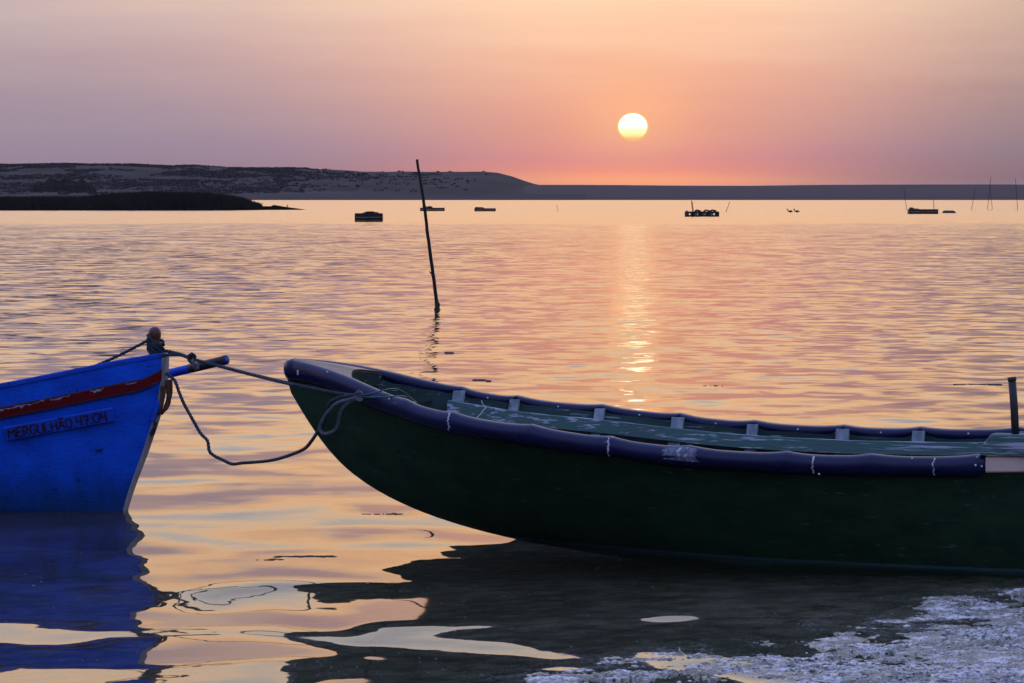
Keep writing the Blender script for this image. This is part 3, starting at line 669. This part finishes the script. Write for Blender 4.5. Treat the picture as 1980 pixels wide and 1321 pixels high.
for sd in (1, -1): mesh('gunwale_cap', cap(sd), M_blue2, BB, False)
mesh('foredeck', grid(12, 7, lambda i, j: (lambda a, b: a + (b - a) * (j / 6) - Vector((0, 0, .035 - .012 * (1 - (j / 3 - 1) ** 2))))(b_pt(.03 + i * .05, 1, -1, .02), b_pt(.03 + i * .05, 1, 1, .02))), M_blue2, BB)
# red rubbing rail
RAIL_D = .118
def rail(side, t0, t1, zoff0, hgt0, out, n=70, taper=True, ragged=False):
    V = []; ts = np.linspace(t0, t1, n)
    for t_ in ts:
        drop = RAIL_D + interp(t_, [0, .08, .5, .9], [-.042, -.006, 0, .0]) + zoff0
        e = min(1, (t_ - t0 + .004) / .02) if taper else 1
        hgt = hgt0
        if ragged:
            f_ = (t_ - t0) / (t1 - t0); hgt = max(.004, hgt0 * (4 * f_ * (1 - f_)) ** .45 * (.85 + .6 * mnoise.noise(Vector((t_ * 60, t0 * 7, 0))))); drop += .008 * mnoise.noise(Vector((t_ * 45, 5, t0)))
        for (u, v) in ((-.01, 0), (out * .7, 0), (out, -.008), (out, -hgt + .008), (out * .7, -hgt), (-.01, -hgt)):
            zz = b_zg(t_) - drop + v * (1 if t_ > .1 or not taper else .9); p = b_pt(t_, zz / b_zg(t_), side); V.append(p + Vector((0, side * u * e, 0)))
    n6 = 6; Fc = [(i * n6 + c, (i + 1) * n6 + c, (i + 1) * n6 + (c + 1) % n6, i * n6 + (c + 1) % n6) for i in range(n - 1) for c in range(n6)] + [tuple(range(n6)), tuple((n - 1) * n6 + c for c in range(n6))[::-1]]
    return V, (Fc if side > 0 else [q[::-1] for q in Fc])
for sd in (1, -1):
    rl = mesh('rubbing_rail', rail(sd, .004, 5.0, 0, .064, .022, 120), M_red, BB, False)
    if sd == 1: RAIL = rl
M_under = paint('grey undercoat', (.060, .050, .085), (.035, .032, .06), .7, 20, None, 0, .3)
# worn edges and bare patches on the near rail
mesh('worn_edge', join(rail(1, .01, 2.4, .051, .014, .0232, 90), rail(1, .01, 2.4, -.001, .009, .0216, 90)), M_under, RAIL, False)
for a, b, hh in ((.52, .76, .028), (.405, .490, .024), (.255, .310, .024), (.11, .155, .022)): mesh('bare_patch', rail(1, a, b, .008, hh, .0238, 40, False, True), M_bare, RAIL, False)
# stem timber on the bow edge
zs_ = np.linspace(-.2, .80, 40)
def stem():
    V = []
    for z in zs_:
        x = stem_s(z); wd = .014 + .016 * max(0, z) / .8
        for (a, b) in ((.010, wd * .8), (-.004, wd * .9), (-.016, wd * .6), (-.016, -wd * .8), (-.004, -wd), (.010, -wd)): V.append(Vector((x + a, b, z)))
    return V, [(i * 6 + c, i * 6 + (c + 1) % 6, (i + 1) * 6 + (c + 1) % 6, (i + 1) * 6 + c) for i in range(39) for c in range(6)] + [tuple(range(6))[::-1], tuple(39 * 6 + c for c in range(6))]
STEM = mesh('stem', stem(), M_stem, BB, False)
def lump_tube(path, r, seg, amp, fr_):
    V, Fc = tube(path, r, seg); return [v + Vector((mnoise.noise(v * fr_), mnoise.noise(v * fr_ + Vector((9, 0, 0))), mnoise.noise(v * fr_ + Vector((0, 9, 0))))) * amp for v in V], Fc
mesh('bow_pad', lump_tube(smooth_path([(-.245, .012, .672), (-.252, .014, .63), (-.246, .014, .57), (-.226, .016, .52), (-.208, .016, .505)], .008), lambda t: .020 * (1 - .45 * t), 10, .006, 40), M_pad, BB)
mesh('bow_pad', lump_tube(smooth_path([(-.225, .030, .645), (-.222, .034, .59), (-.210, .034, .53), (-.196, .03, .50)], .008), lambda t: .014 * (1 - .3 * t), 10, .005, 40), M_pad, BB)
zz_ = [(.555, .022), (.50, .024), (.44, .026), (.40, .022)]
mesh('stem_plate', box((0, 0, 0), (.012, .010, .055), Matrix.Translation((stem_s(.505) - .004, .040, .515)) @ Matrix.Rotation(R(-20), 4, 'Y'), .004), M_blue2, BB, False)
mesh('stem_ring', lump_tube(smooth_path([(stem_s(.47) - .014, .036, .462), (stem_s(.43) - .018, .036, .425), (stem_s(.40) - .010, .030, .395)], .006), .011, 8, .003, 60), M_dark, BB)
# bow post
pc = Vector((-.175, 0, .79)); tilt = Matrix.Rotation(R(2), 4, 'Y')
POST = mesh('bow_post', lathe([(.001, -.10), (.036, -.10), (.036, .012), (.031, .03), (.027, .055), (.027, .085), (.031, .10), (.0325, .118), (.030, .135), (.022, .147), (.010, .152), (.0005, .153)], 20, Matrix.Translation(pc) @ tilt), M_post, BB)
# name board with hand painted letters
t0, t1 = .205, .672
pL = b_pt(t1, .415 / b_zg(t1), 1); pR = b_pt(t0, .508 / b_zg(t0), 1)
ex = (pR - pL).normalized(); upv = (b_pt(.5, .6, 1) - b_pt(.5, .5, 1)).normalized(); ez = (upv - ex * upv.dot(ex)).normalized(); ey = ez.cross(ex)
if ey.y < 0: ey = -ey
Lb = (pR - pL).length
MB = Matrix((ex, ey, ez)).transposed().to_4x4(); MB.translation = (pL + pR) / 2 + ey * .020
BOARD = mesh('name_board', box((0, 0, 0), (Lb / 2 + .012, .011, .037), MB, .004), M_blue2, BB, False)
G = {'M': [[(0, 0), (.02, 1), (.3, .45), (.55, 1), (.62, 0)]], 'E': [[(.45, .98), (0, 1), (0, 0), (.48, .03)], [(0, .52), (.38, .52)]], 'R': [[(0, 0), (0, 1), (.35, .98), (.45, .78), (.35, .55), (0, .5)], [(.15, .5), (.52, 0)]],
     'G': [[(.5, .88), (.28, 1), (.05, .75), (0, .4), (.15, .05), (.38, .03), (.52, .2), (.5, .42), (.32, .42)]], 'U': [[(0, 1), (.02, .3), (.15, .03), (.38, .03), (.5, .3), (.52, 1)]], 'L': [[(.0, 1), (0, .02), (.45, .03)]],
     'H': [[(0, 1), (0, 0)], [(.48, 1), (.5, 0)], [(0, .5), (.48, .52)]], 'A': [[(0, 0), (.27, .92), (.55, 0)], [(.1, .32), (.44, .32)], [(.05, 1.08), (.2, 1.16), (.32, 1.08), (.48, 1.16)]],
     'O': [[(.28, 1), (.08, .82), (0, .5), (.08, .16), (.28, 0), (.48, .16), (.56, .5), (.48, .82), (.28, 1)]], '4': [[(.02, 1), (.0, .45), (.42, .45)], [(.42, 1), (.42, 0)]],
     '7': [[(0, .98), (.48, 1), (.26, 0)], [(.12, .5), (.5, .5)]], '0': [[(.3, 1), (.08, .84), (0, .5), (.08, .16), (.3, 0), (.52, .16), (.6, .5), (.52, .84), (.3, 1)]], '.': [[(.02, 0.02), (.14, .04)]]}
Wd = {'M': .62, 'E': .46, 'R': .5, 'G': .52, 'U': .52, 'L': .46, 'H': .5, 'A': .55, 'O': .56, '4': .44, '7': .5, '0': .6, '.': .14}
txt = 'MERGULHAO.47.04'; tw = sum(Wd[c] for c in txt) + .16 * (len(txt) - 1); hx = (Lb - .035) / tw; hz_ = .050
parts = []; x = -Lb / 2 + .006
for c in txt:
    jz = random.uniform(-.002, .002)
    for st_ in G[c]:
        pts = [Vector((x + a * hx + .004 * (b - .5) * random.uniform(-.2, .4), .0122, -.0255 + jz + b * hz_)) for a, b in st_]
        path = smooth_path(pts, .004) if c in 'GUO0' else [p0.lerp(p1, k / 6) for p0, p1 in zip(pts, pts[1:]) for k in range(6)] + [pts[-1]]
        V, Fc = tube(path, .0044, 6); V = [Vector((v.x, .0112 + (v.y - .0122) * .25 + .0006, v.z)) for v in V]; parts.append(([MB @ v for v in V], Fc))
    x += (Wd[c] + .16) * hx
mesh('lettering', join(*parts), M_letter, BOARD)
# blue spar beside the bow
inv = Matrix.Rotation(R(-168), 4, 'Z') @ Matrix.Translation(-BB.location)
def loc(px, py, Y): return inv @ at(px, py, Y)
A_, B_ = at(300, 729, 15.10), at(438, 696, 14.84); dirv = (B_ - A_)
SPAR = mesh('spar', tube([inv @ (A_ + dirv * k) for k in np.linspace(-3.0, .60, 30)], .0235, 18), M_blue2, BB)
spd = tube([inv @ (A_ + dirv * k) for k in np.linspace(.50, 1.0, 12)], .0242, 18)
M_sleeve = paint('dark spar end', (.016, .011, .016), (.010, .007, .012), .6, 12, (.03, .025, .04), .2, .4)
SLV = mesh('spar_sleeve', spd, M_sleeve, SPAR)
mesh('spar_core', tube([inv @ (A_ + dirv * .99), inv @ (A_ + dirv * 1.004)], .015, 16), M_blue2, SPAR)

# ------------------------------------------------------------------ ropes
MR = empty('mooring_rope', at(372, 694, 14.6)); tag(MR, 'taut weathered rope from the blue bow post to the green boat gunwale', 'rope')
mo = MR.location.copy()
def rel(pts): return [Vector(p) - mo for p in pts]
rope_r = .0088
line = [at(318, 678, 14.72), at(345, 684, 14.66), at(372, 694, 14.55), at(440, 712, 14.35), at(500, 727.5, 14.13), at(560, 742, 13.66), at(600, 750, 13.54), at(650, 760, 13.42), at(698, 766, 13.32)]
mesh('line', rope(rel(line), rope_r), M_rope, MR)
line2 = [at(312, 688, 14.68), at(330, 686, 14.67), at(350, 686, 14.64), at(370, 693, 14.56)]
mesh('line', rope(rel(line2), rope_r), M_rope, MR)
# turns round the post
pw = BB.matrix_basis @ (pc + Vector((0, 0, .045))) if False else (Matrix.Translation(BB.location) @ Matrix.Rotation(R(168), 4, 'Z')) @ (pc + Vector((0, 0, .05)))
turns = []
for k in range(5 * 24 + 1):
    a = k / 24 * 2 * math.pi; turns.append(pw + Vector((.038 * math.cos(a), .038 * math.sin(a), .042 - .082 * k / 120 - .020 * math.cos(a) + .006 * math.sin(a * 2.3))))
mesh('post_turns', rope(rel(turns[::2]), .0092), M_rope, MR)
def knot(c, r, n, tight=.02):
    c = Vector(c); pts = []
    for k in range(n * 12 + 1):
        a = k / 12 * 2 * math.pi; pts.append(c + Vector((r * math.cos(a) * (.8 + .3 * math.sin(a * .37)), r * math.sin(a * .61), r * math.sin(a) * .9 + tight * math.sin(a * .23))))
    return pts
mesh('knot', rope(rel(knot(at(371, 693, 14.55), .016, 4, .008)), .0085), M_rope, MR)
mesh('knot_tail', rope(rel([at(372, 696, 14.53), at(376, 706, 14.52), at(377, 713, 14.53), at(381, 712, 14.54), at(380, 704, 14.55)]), .010), M_ropeL, MR)
mesh('knot', rope(rel(knot(at(694, 766, 13.31), .013, 3, .01)), .0078), M_ropeL, MR)
mesh('hanging_loop', rope(rel([at(698, 764, 13.31), at(682, 771, 13.31), at(655, 778, 13.33), at(636, 794, 13.36), at(624, 812, 13.40), at(618, 826, 13.42), at(622, 837, 13.42), at(634, 838, 13.41), at(648, 831, 13.39), at(654, 818, 13.37), at(656, 803, 13.36), at(664, 787, 13.34), at(678, 776, 13.32), at(696, 768, 13.31)]), .0080), M_ropeL, MR)
SR = empty('slack_rope', at(450, 896, 14.3)); tag(SR, 'slack dark rope sagging between the two boats above the water', 'rope'); mo = SR.location.copy()
mesh('line', rope(rel([at(322, 722, 14.72), at(330, 728, 14.69), at(339, 738, 14.66), at(347, 760, 14.62), at(357, 783, 14.58), at(373, 812, 14.53), at(388, 838, 14.49), at(401, 852, 14.45), at(405, 872, 14.42), at(414, 881, 14.40), at(430, 889, 14.36), at(449, 897, 14.30), at(470, 895, 14.24), at(500, 893, 14.15), at(530, 889, 14.05), at(560, 880, 13.92), at(588, 868, 13.78), at(602, 853, 13.66), at(612, 838, 13.57), at(622, 824, 13.50), at(630, 806, 13.44), at(634, 786, 13.40), at(644, 774, 13.38), at(668, 766, 13.35), at(690, 765, 13.32)]), .0085), M_rope, SR)
mo = at(240, 690, 14.72)
LR = mesh('stern_rope', rope(rel([at(298, 660, 14.74), at(288, 658, 14.72), at(268, 668, 14.71), at(235, 685, 14.70), at(200, 701, 14.69), at(168, 713, 14.66), at(110, 726, 14.64), at(50, 737, 14.62), at(-40, 752, 14.60), at(-110, 766, 14.58)]), .0078), M_rope, None, loc=mo); tag(LR, 'dark rope from the blue bow post back along its gunwale', 'rope')
mo = at(740, 760, 13.3)
GC = mesh('green_cord', join(tube(smooth_path(rel([at(700, 765, 13.31), at(722, 760, 13.30), at(745, 754, 13.32), at(764, 752, 13.40), at(780, 758, 13.5), at(795, 770, 13.6), at(806, 779, 13.64)]), .01), .0034, 6), tube(smooth_path(rel([at(700, 768, 13.31), at(725, 768, 13.27), at(755, 767, 13.27), at(775, 766, 13.33), at(788, 768, 13.5), at(800, 776, 13.62)]), .01), .0034, 6)), M_cord, None, loc=mo)
tag(GC, 'thin green cord tied from the rope knot into the green boat', 'cord')
mo = at(930, 800, 13.6)
tw_ = mesh('twine', tube(smooth_path(rel([at(922, 808, 13.35), at(930, 800, 13.5), at(935, 793, 13.7), at(940, 788, 13.85), at(933, 781, 13.92), at(931, 775, 13.98)]), .01), .0016, 5), M_white, None, loc=mo)
tag(tw_, 'frayed white twine caught on the green boat side plank', 'twine')

# ------------------------------------------------------------------ stake in mid water
b0 = at(845, 600, 39.81); ST_ = empty('wooden_stake', (b0.x, b0.y, 0)); tag(ST_, 'tall leaning wooden stake in the open water behind the boats', 'stake')
so = ST_.location.copy(); mo = so
mesh('shaft', lump_tube(smooth_path(rel([so + Vector((.01, 0, -.6)), at(845, 598, 39.8), at(841, 560, 39.8), at(836, 520, 39.8), at(829, 470, 39.8), at(822, 410, 39.8), at(813, 350, 39.8), at(806, 308, 39.8)]), .03), lambda t: .029 - .011 * t, 10, .006, 6), M_stake, ST_)
mesh('branch_stub', tube(smooth_path(rel([at(838, 534, 39.8), at(834, 529, 39.78), at(830, 525, 39.76)]), .02), lambda t: .013 * (1 - .5 * t), 7), M_stake, ST_)
mesh('weed_clump', lump_tube(smooth_path(rel([so + Vector((.02, 0, -.05)), at(846, 596, 39.8), at(846.5, 588, 39.8), at(844, 578, 39.8)]), .02), lambda t: .05 * (1 - .55 * t), 10, .025, 14), M_weed, ST_)

# ------------------------------------------------------------------ far floating boxes, rafts and poles
def crate(px, py, wpx, hpx, label, lumps, skew=0.0, Y=None, top=True):
    p = at(px, py, 1); Y = EYE * F / (py - 370); k = Y / F; w_ = wpx * k / 2; h_ = hpx * k
    o = empty('floating_crate', ((px - 990) * k, Y + .5, 0), skew); tag(o, label, 'crate', 'floating crates moored on the lagoon')
    bd = []
    n = max(3, int(h_ / .12)); bh = (h_ + .15) / n
    for i in range(n): 
        z = -.15 + bh * (i + .5)
        for sy in (-1, 1): bd.append(box((random.uniform(-.01, .01), sy * .5, z), (w_, .018, bh / 2 - .006), None, .005))
        for sx in (-1, 1): bd.append(box((sx * (w_ - .02), 0, z), (.018, .48, bh / 2 - .006), None, .005))
    for sx in (-1, 0, 1): bd.append(box((sx * (w_ - .05), -.53, h_ / 2 - .08), (.04, .012, h_ / 2 + .06), None, .004))
    mesh('boards', join(*bd), M_crate, o, False)
    mesh('lid', join(*[box((-w_ + .1 + i * (2 * w_ - .2) / 7 , 0, h_ + .015), ((2 * w_ - .2) / 15, .5, .014), None, .004) for i in range(8)]), M_crate, o, False)
    for i, (fx, hh, ww) in enumerate(lumps):
        mesh('bundle', lump_tube([Vector((fx * w_ - ww / 2, -.1, h_ + .02 + hh * .4)), Vector((fx * w_ - ww / 6, -.15, h_ + .03 + hh * .5)), Vector((fx * w_ + ww / 6, -.1, h_ + .03 + hh * .5)), Vector((fx * w_ + ww / 2, -.1, h_ + .02 + hh * .35))], hh * .6, 10, .04, 5), M_crate, o)
    return o
crate(712.5, 428, 53, 14.5, 'dark boxy floating crate nearest on the left, heaped top', [(.1, .10, .5), (.45, .06, .4), (-.2, .06, .3)])
crate(836, 408, 47, 5.5, 'low dark floating crate behind the tall stake', [(-.5, .10, .45), (-.2, .12, .4)])
crate(938, 408.5, 41, 5, 'low dark floating crate alone right of the stake', [(-.75, .09, .35), (-.35, .08, .4)])
crate(1785.5, 413.5, 56, 8, 'dark floating crate on the right with an upright post on it', [(-.8, .12, .3), (-.5, .05, .5)])
def raft():
    Y = EYE * F / (418.5 - 370); k = Y / F; o = empty('raft', ((1358 - 990) * k, Y + .6, 0), R(4)); tag(o, 'dark floating raft with pale gaps along its side, two thin sticks on it', 'raft')
    w_ = 31 * k
    mesh('deck', join(*[box((-w_ + .14 + i * (2 * w_ - .28) / 9, 0, .295), ((2 * w_ - .28) / 19, .7, .02), None, .005) for i in range(10)]), M_crate, o, False)
    mesh('frame', join(*[box((0, sy * .66, z), (w_, .035, .05), None, .006) for sy in (-1, 1) for z in (.03, .25)] + [box((sx * w_ * .95, 0, .14), (.05, .7, .12), None, .006) for sx in (-1, -.62, -.12, .38, 1)]), M_crate, o, False)
    for fx in (-.44, .04, .55): mesh('float', lathe([(.001, -.5), (.09, -.5), (.105, -.47), (.105, .47), (.09, .5), (.001, .5)], 14, Matrix.Translation((fx * w_, -.12, .145)) @ Matrix.Rotation(R(90), 4, 'X')), M_pale, o)
    mesh('tyre', (lambda q: q)(tube([Vector((-w_ - .02 + .0 * math.cos(a), -.5 + .17 * math.cos(a), .14 + .17 * math.sin(a))) for a in np.linspace(0, 2 * math.pi, 25)], .08, 10)), M_dark, o)
    mesh('bundle', join(*[lump_tube([Vector((x, -.2, .33)), Vector((x + .15, -.2, .40)), Vector((x + .4, -.2, .33))], .055, 8, .03, 6) for x in (-.5, .1, .5)]), M_crate, o)
    for a, b in (((-.62, .3), (-.69, 1.05)), ((-.56, .3), (-.63, .95))): mesh('stick', tube([Vector((a[0] * w_, -.2, a[1])), Vector((b[0] * w_, -.2, b[1]))], .022, 7), M_stake, o)
raft()
def pole(x0, y0, x1, y1, label, r=.022, kink=0):
    Y = EYE * F / (y0 - 370); b = at(x0, y0, Y); t_ = at(x1, y1, Y); o = b.copy(); o.z = 0
    m_ = mesh('mooring_pole', lump_tube(smooth_path([Vector((b.x, b.y, -.8)) - o + (b - t_) * .2, b - o, b.lerp(t_, .5) - o + Vector((kink, 0, 0)), t_ - o], .15), lambda q: r * (1.1 - .4 * q), 7, .006, 3), M_stake, None, loc=o)
    tag(m_, label, 'pole', 'thin poles standing in the far water'); return m_
pole(817, 404, 819, 374, 'thin upright stick behind the tall stake by a low crate', .018)
pole(1079, 408, 1076.5, 396.5, 'short thin stick alone in open water left of the sun path', .02)
pole(1404, 410, 1411, 390, 'short pole leaning right beside the raft', .028)
pole(1753, 405, 1747.5, 364, 'thin pole leaning left just left of the right crate', .024)
pole(1806, 409, 1805, 386.5, 'upright post standing at the right crate', .03)
pole(1878.5, 405.5, 1886, 365, 'thin pole leaning right, left of the crossed pair', .022)
pole(1909.5, 404.5, 1916, 341.5, 'tallest thin pole, rightward leaning one of the crossed pair', .024)
pole(1918.5, 404.5, 1914, 355, 'shorter thin pole crossing the tallest pole', .022)
pole(1967.5, 405.5, 1963.5, 345, 'thin pole farthest right, leaning slightly left', .025)
pole(555, 403.5, 556, 396, 'tiny stump on the tip of the marsh island', .06)
def duck(px, py, lab):
    Y = EYE * F / (py - 370); k = Y / F; x0 = (px - 990) * k
    path = [(.24, 0, .07), (.19, 0, .07), (.10, 0, .075), (0, 0, .075), (-.10, 0, .08), (-.145, 0, .10), (-.165, 0, .16), (-.175, 0, .22), (-.20, 0, .245), (-.235, 0, .235), (-.285, 0, .225)]
    rad = [.010, .035, .075, .09, .08, .058, .036, .032, .042, .03, .008]
    pts = [Vector(p) for p in path]; sp_ = smooth_path(pts, .012); rr_ = lambda t: float(np.interp(t, np.linspace(0, 1, 11), rad))
    o = mesh('duck', tube(sp_, rr_, 12), M_bird, None, loc=(x0, Y, 0)); tag(o, lab, 'bird', 'two ducks swimming on the far water')
duck(1527, 410.5, 'leading dark duck swimming left in the far water'); duck(1540, 410.5, 'second dark duck swimming behind the leading duck')
def weed(px, py, ln, lab, n=1, hgt=.006, dep=.3):
    """flat ragged scraps lying on the surface"""
    Y = EYE * F / (py - 370); k = Y / F; x0 = (px - 990) * k; parts = []
    for i in range(n):
        cx = 0 if n == 1 else random.uniform(-ln / 2, ln / 2); cy = 0 if n == 1 else random.gauss(0, .012 * Y / 12); L = ln / 2 if n == 1 else ln * random.uniform(.015, .09); V = []
        sd = random.uniform(0, 50)
        for rg, h in ((1, .0006), (.82, hgt * .8), (.4, hgt)):
            for a in range(18):
                th = a / 18 * 2 * math.pi; q = rg * (1 + .55 * mnoise.noise(Vector((math.cos(th) * 1.7 + sd, math.sin(th) * 1.7, 0))))
                V.append(Vector((cx + L * q * math.cos(th), cy + L * dep * q * math.sin(th) * (1 if n == 1 else 1.6), h * (1 + .3 * math.sin(a * 2.3)))))
        parts.append((V, [(r_ * 18 + a, r_ * 18 + (a + 1) % 18, (r_ + 1) * 18 + (a + 1) % 18, (r_ + 1) * 18 + a) for r_ in range(2) for a in range(18)] + [tuple(36 + a for a in range(18))]))
    o = mesh('floating_weed', join(*parts), M_weed, None, loc=(x0, Y, 0))
    if n == 1: tag(o, lab, 'seaweed', 'bits of weed floating on the water')
    else: tag(o, lab, 'seaweed', kind='stuff')
weed(925, 735, .13, 'dark scrap of weed floating behind the green bow', dep=.9)
weed(945, 737, .05, 'small scrap beside the larger weed behind the green bow', dep=.8)
weed(868, 682, .09, 'tiny scrap of weed floating between stake and green bow', dep=1.0)
weed(590, 1079, .30, 'thin line of weed scraps floating between the two boats', 26, .002)
weed(500, 1085, .22, 'scattered weed scraps floating beside the blue boat', 8, .002)
weed(740, 996, .22, 'faint weed scraps floating under the green bow', 10, .002)
weed(1833, 412, 1.1, 'low clump of weed floating right of the right crate', hgt=.16, dep=.4)
weed(1890, 744, .40, 'long thin line of weed scraps near the rowlock pin', 22, .004)
weed(1380, 747, .16, 'short line of weed scraps beyond the green boat', 8, .004)

# ------------------------------------------------------------------ air over the lagoon
hm, ht = material('haze'); 
pv = ht.n('ShaderNodeVolumePrincipled', {'Color': (.92, .80, .84, 1), 'Density': .00007, 'Anisotropy': .0})
ht.t.links.new(pv.outputs[0], ht.n('ShaderNodeOutputMaterial').inputs[1])
hv, hf = box((0, 3400, 4.25), (4300, 3800, 7.75))
tag(mesh('haze', (hv, hf), hm, None, False), 'thin evening haze over the lagoon', 'haze', kind='stuff')
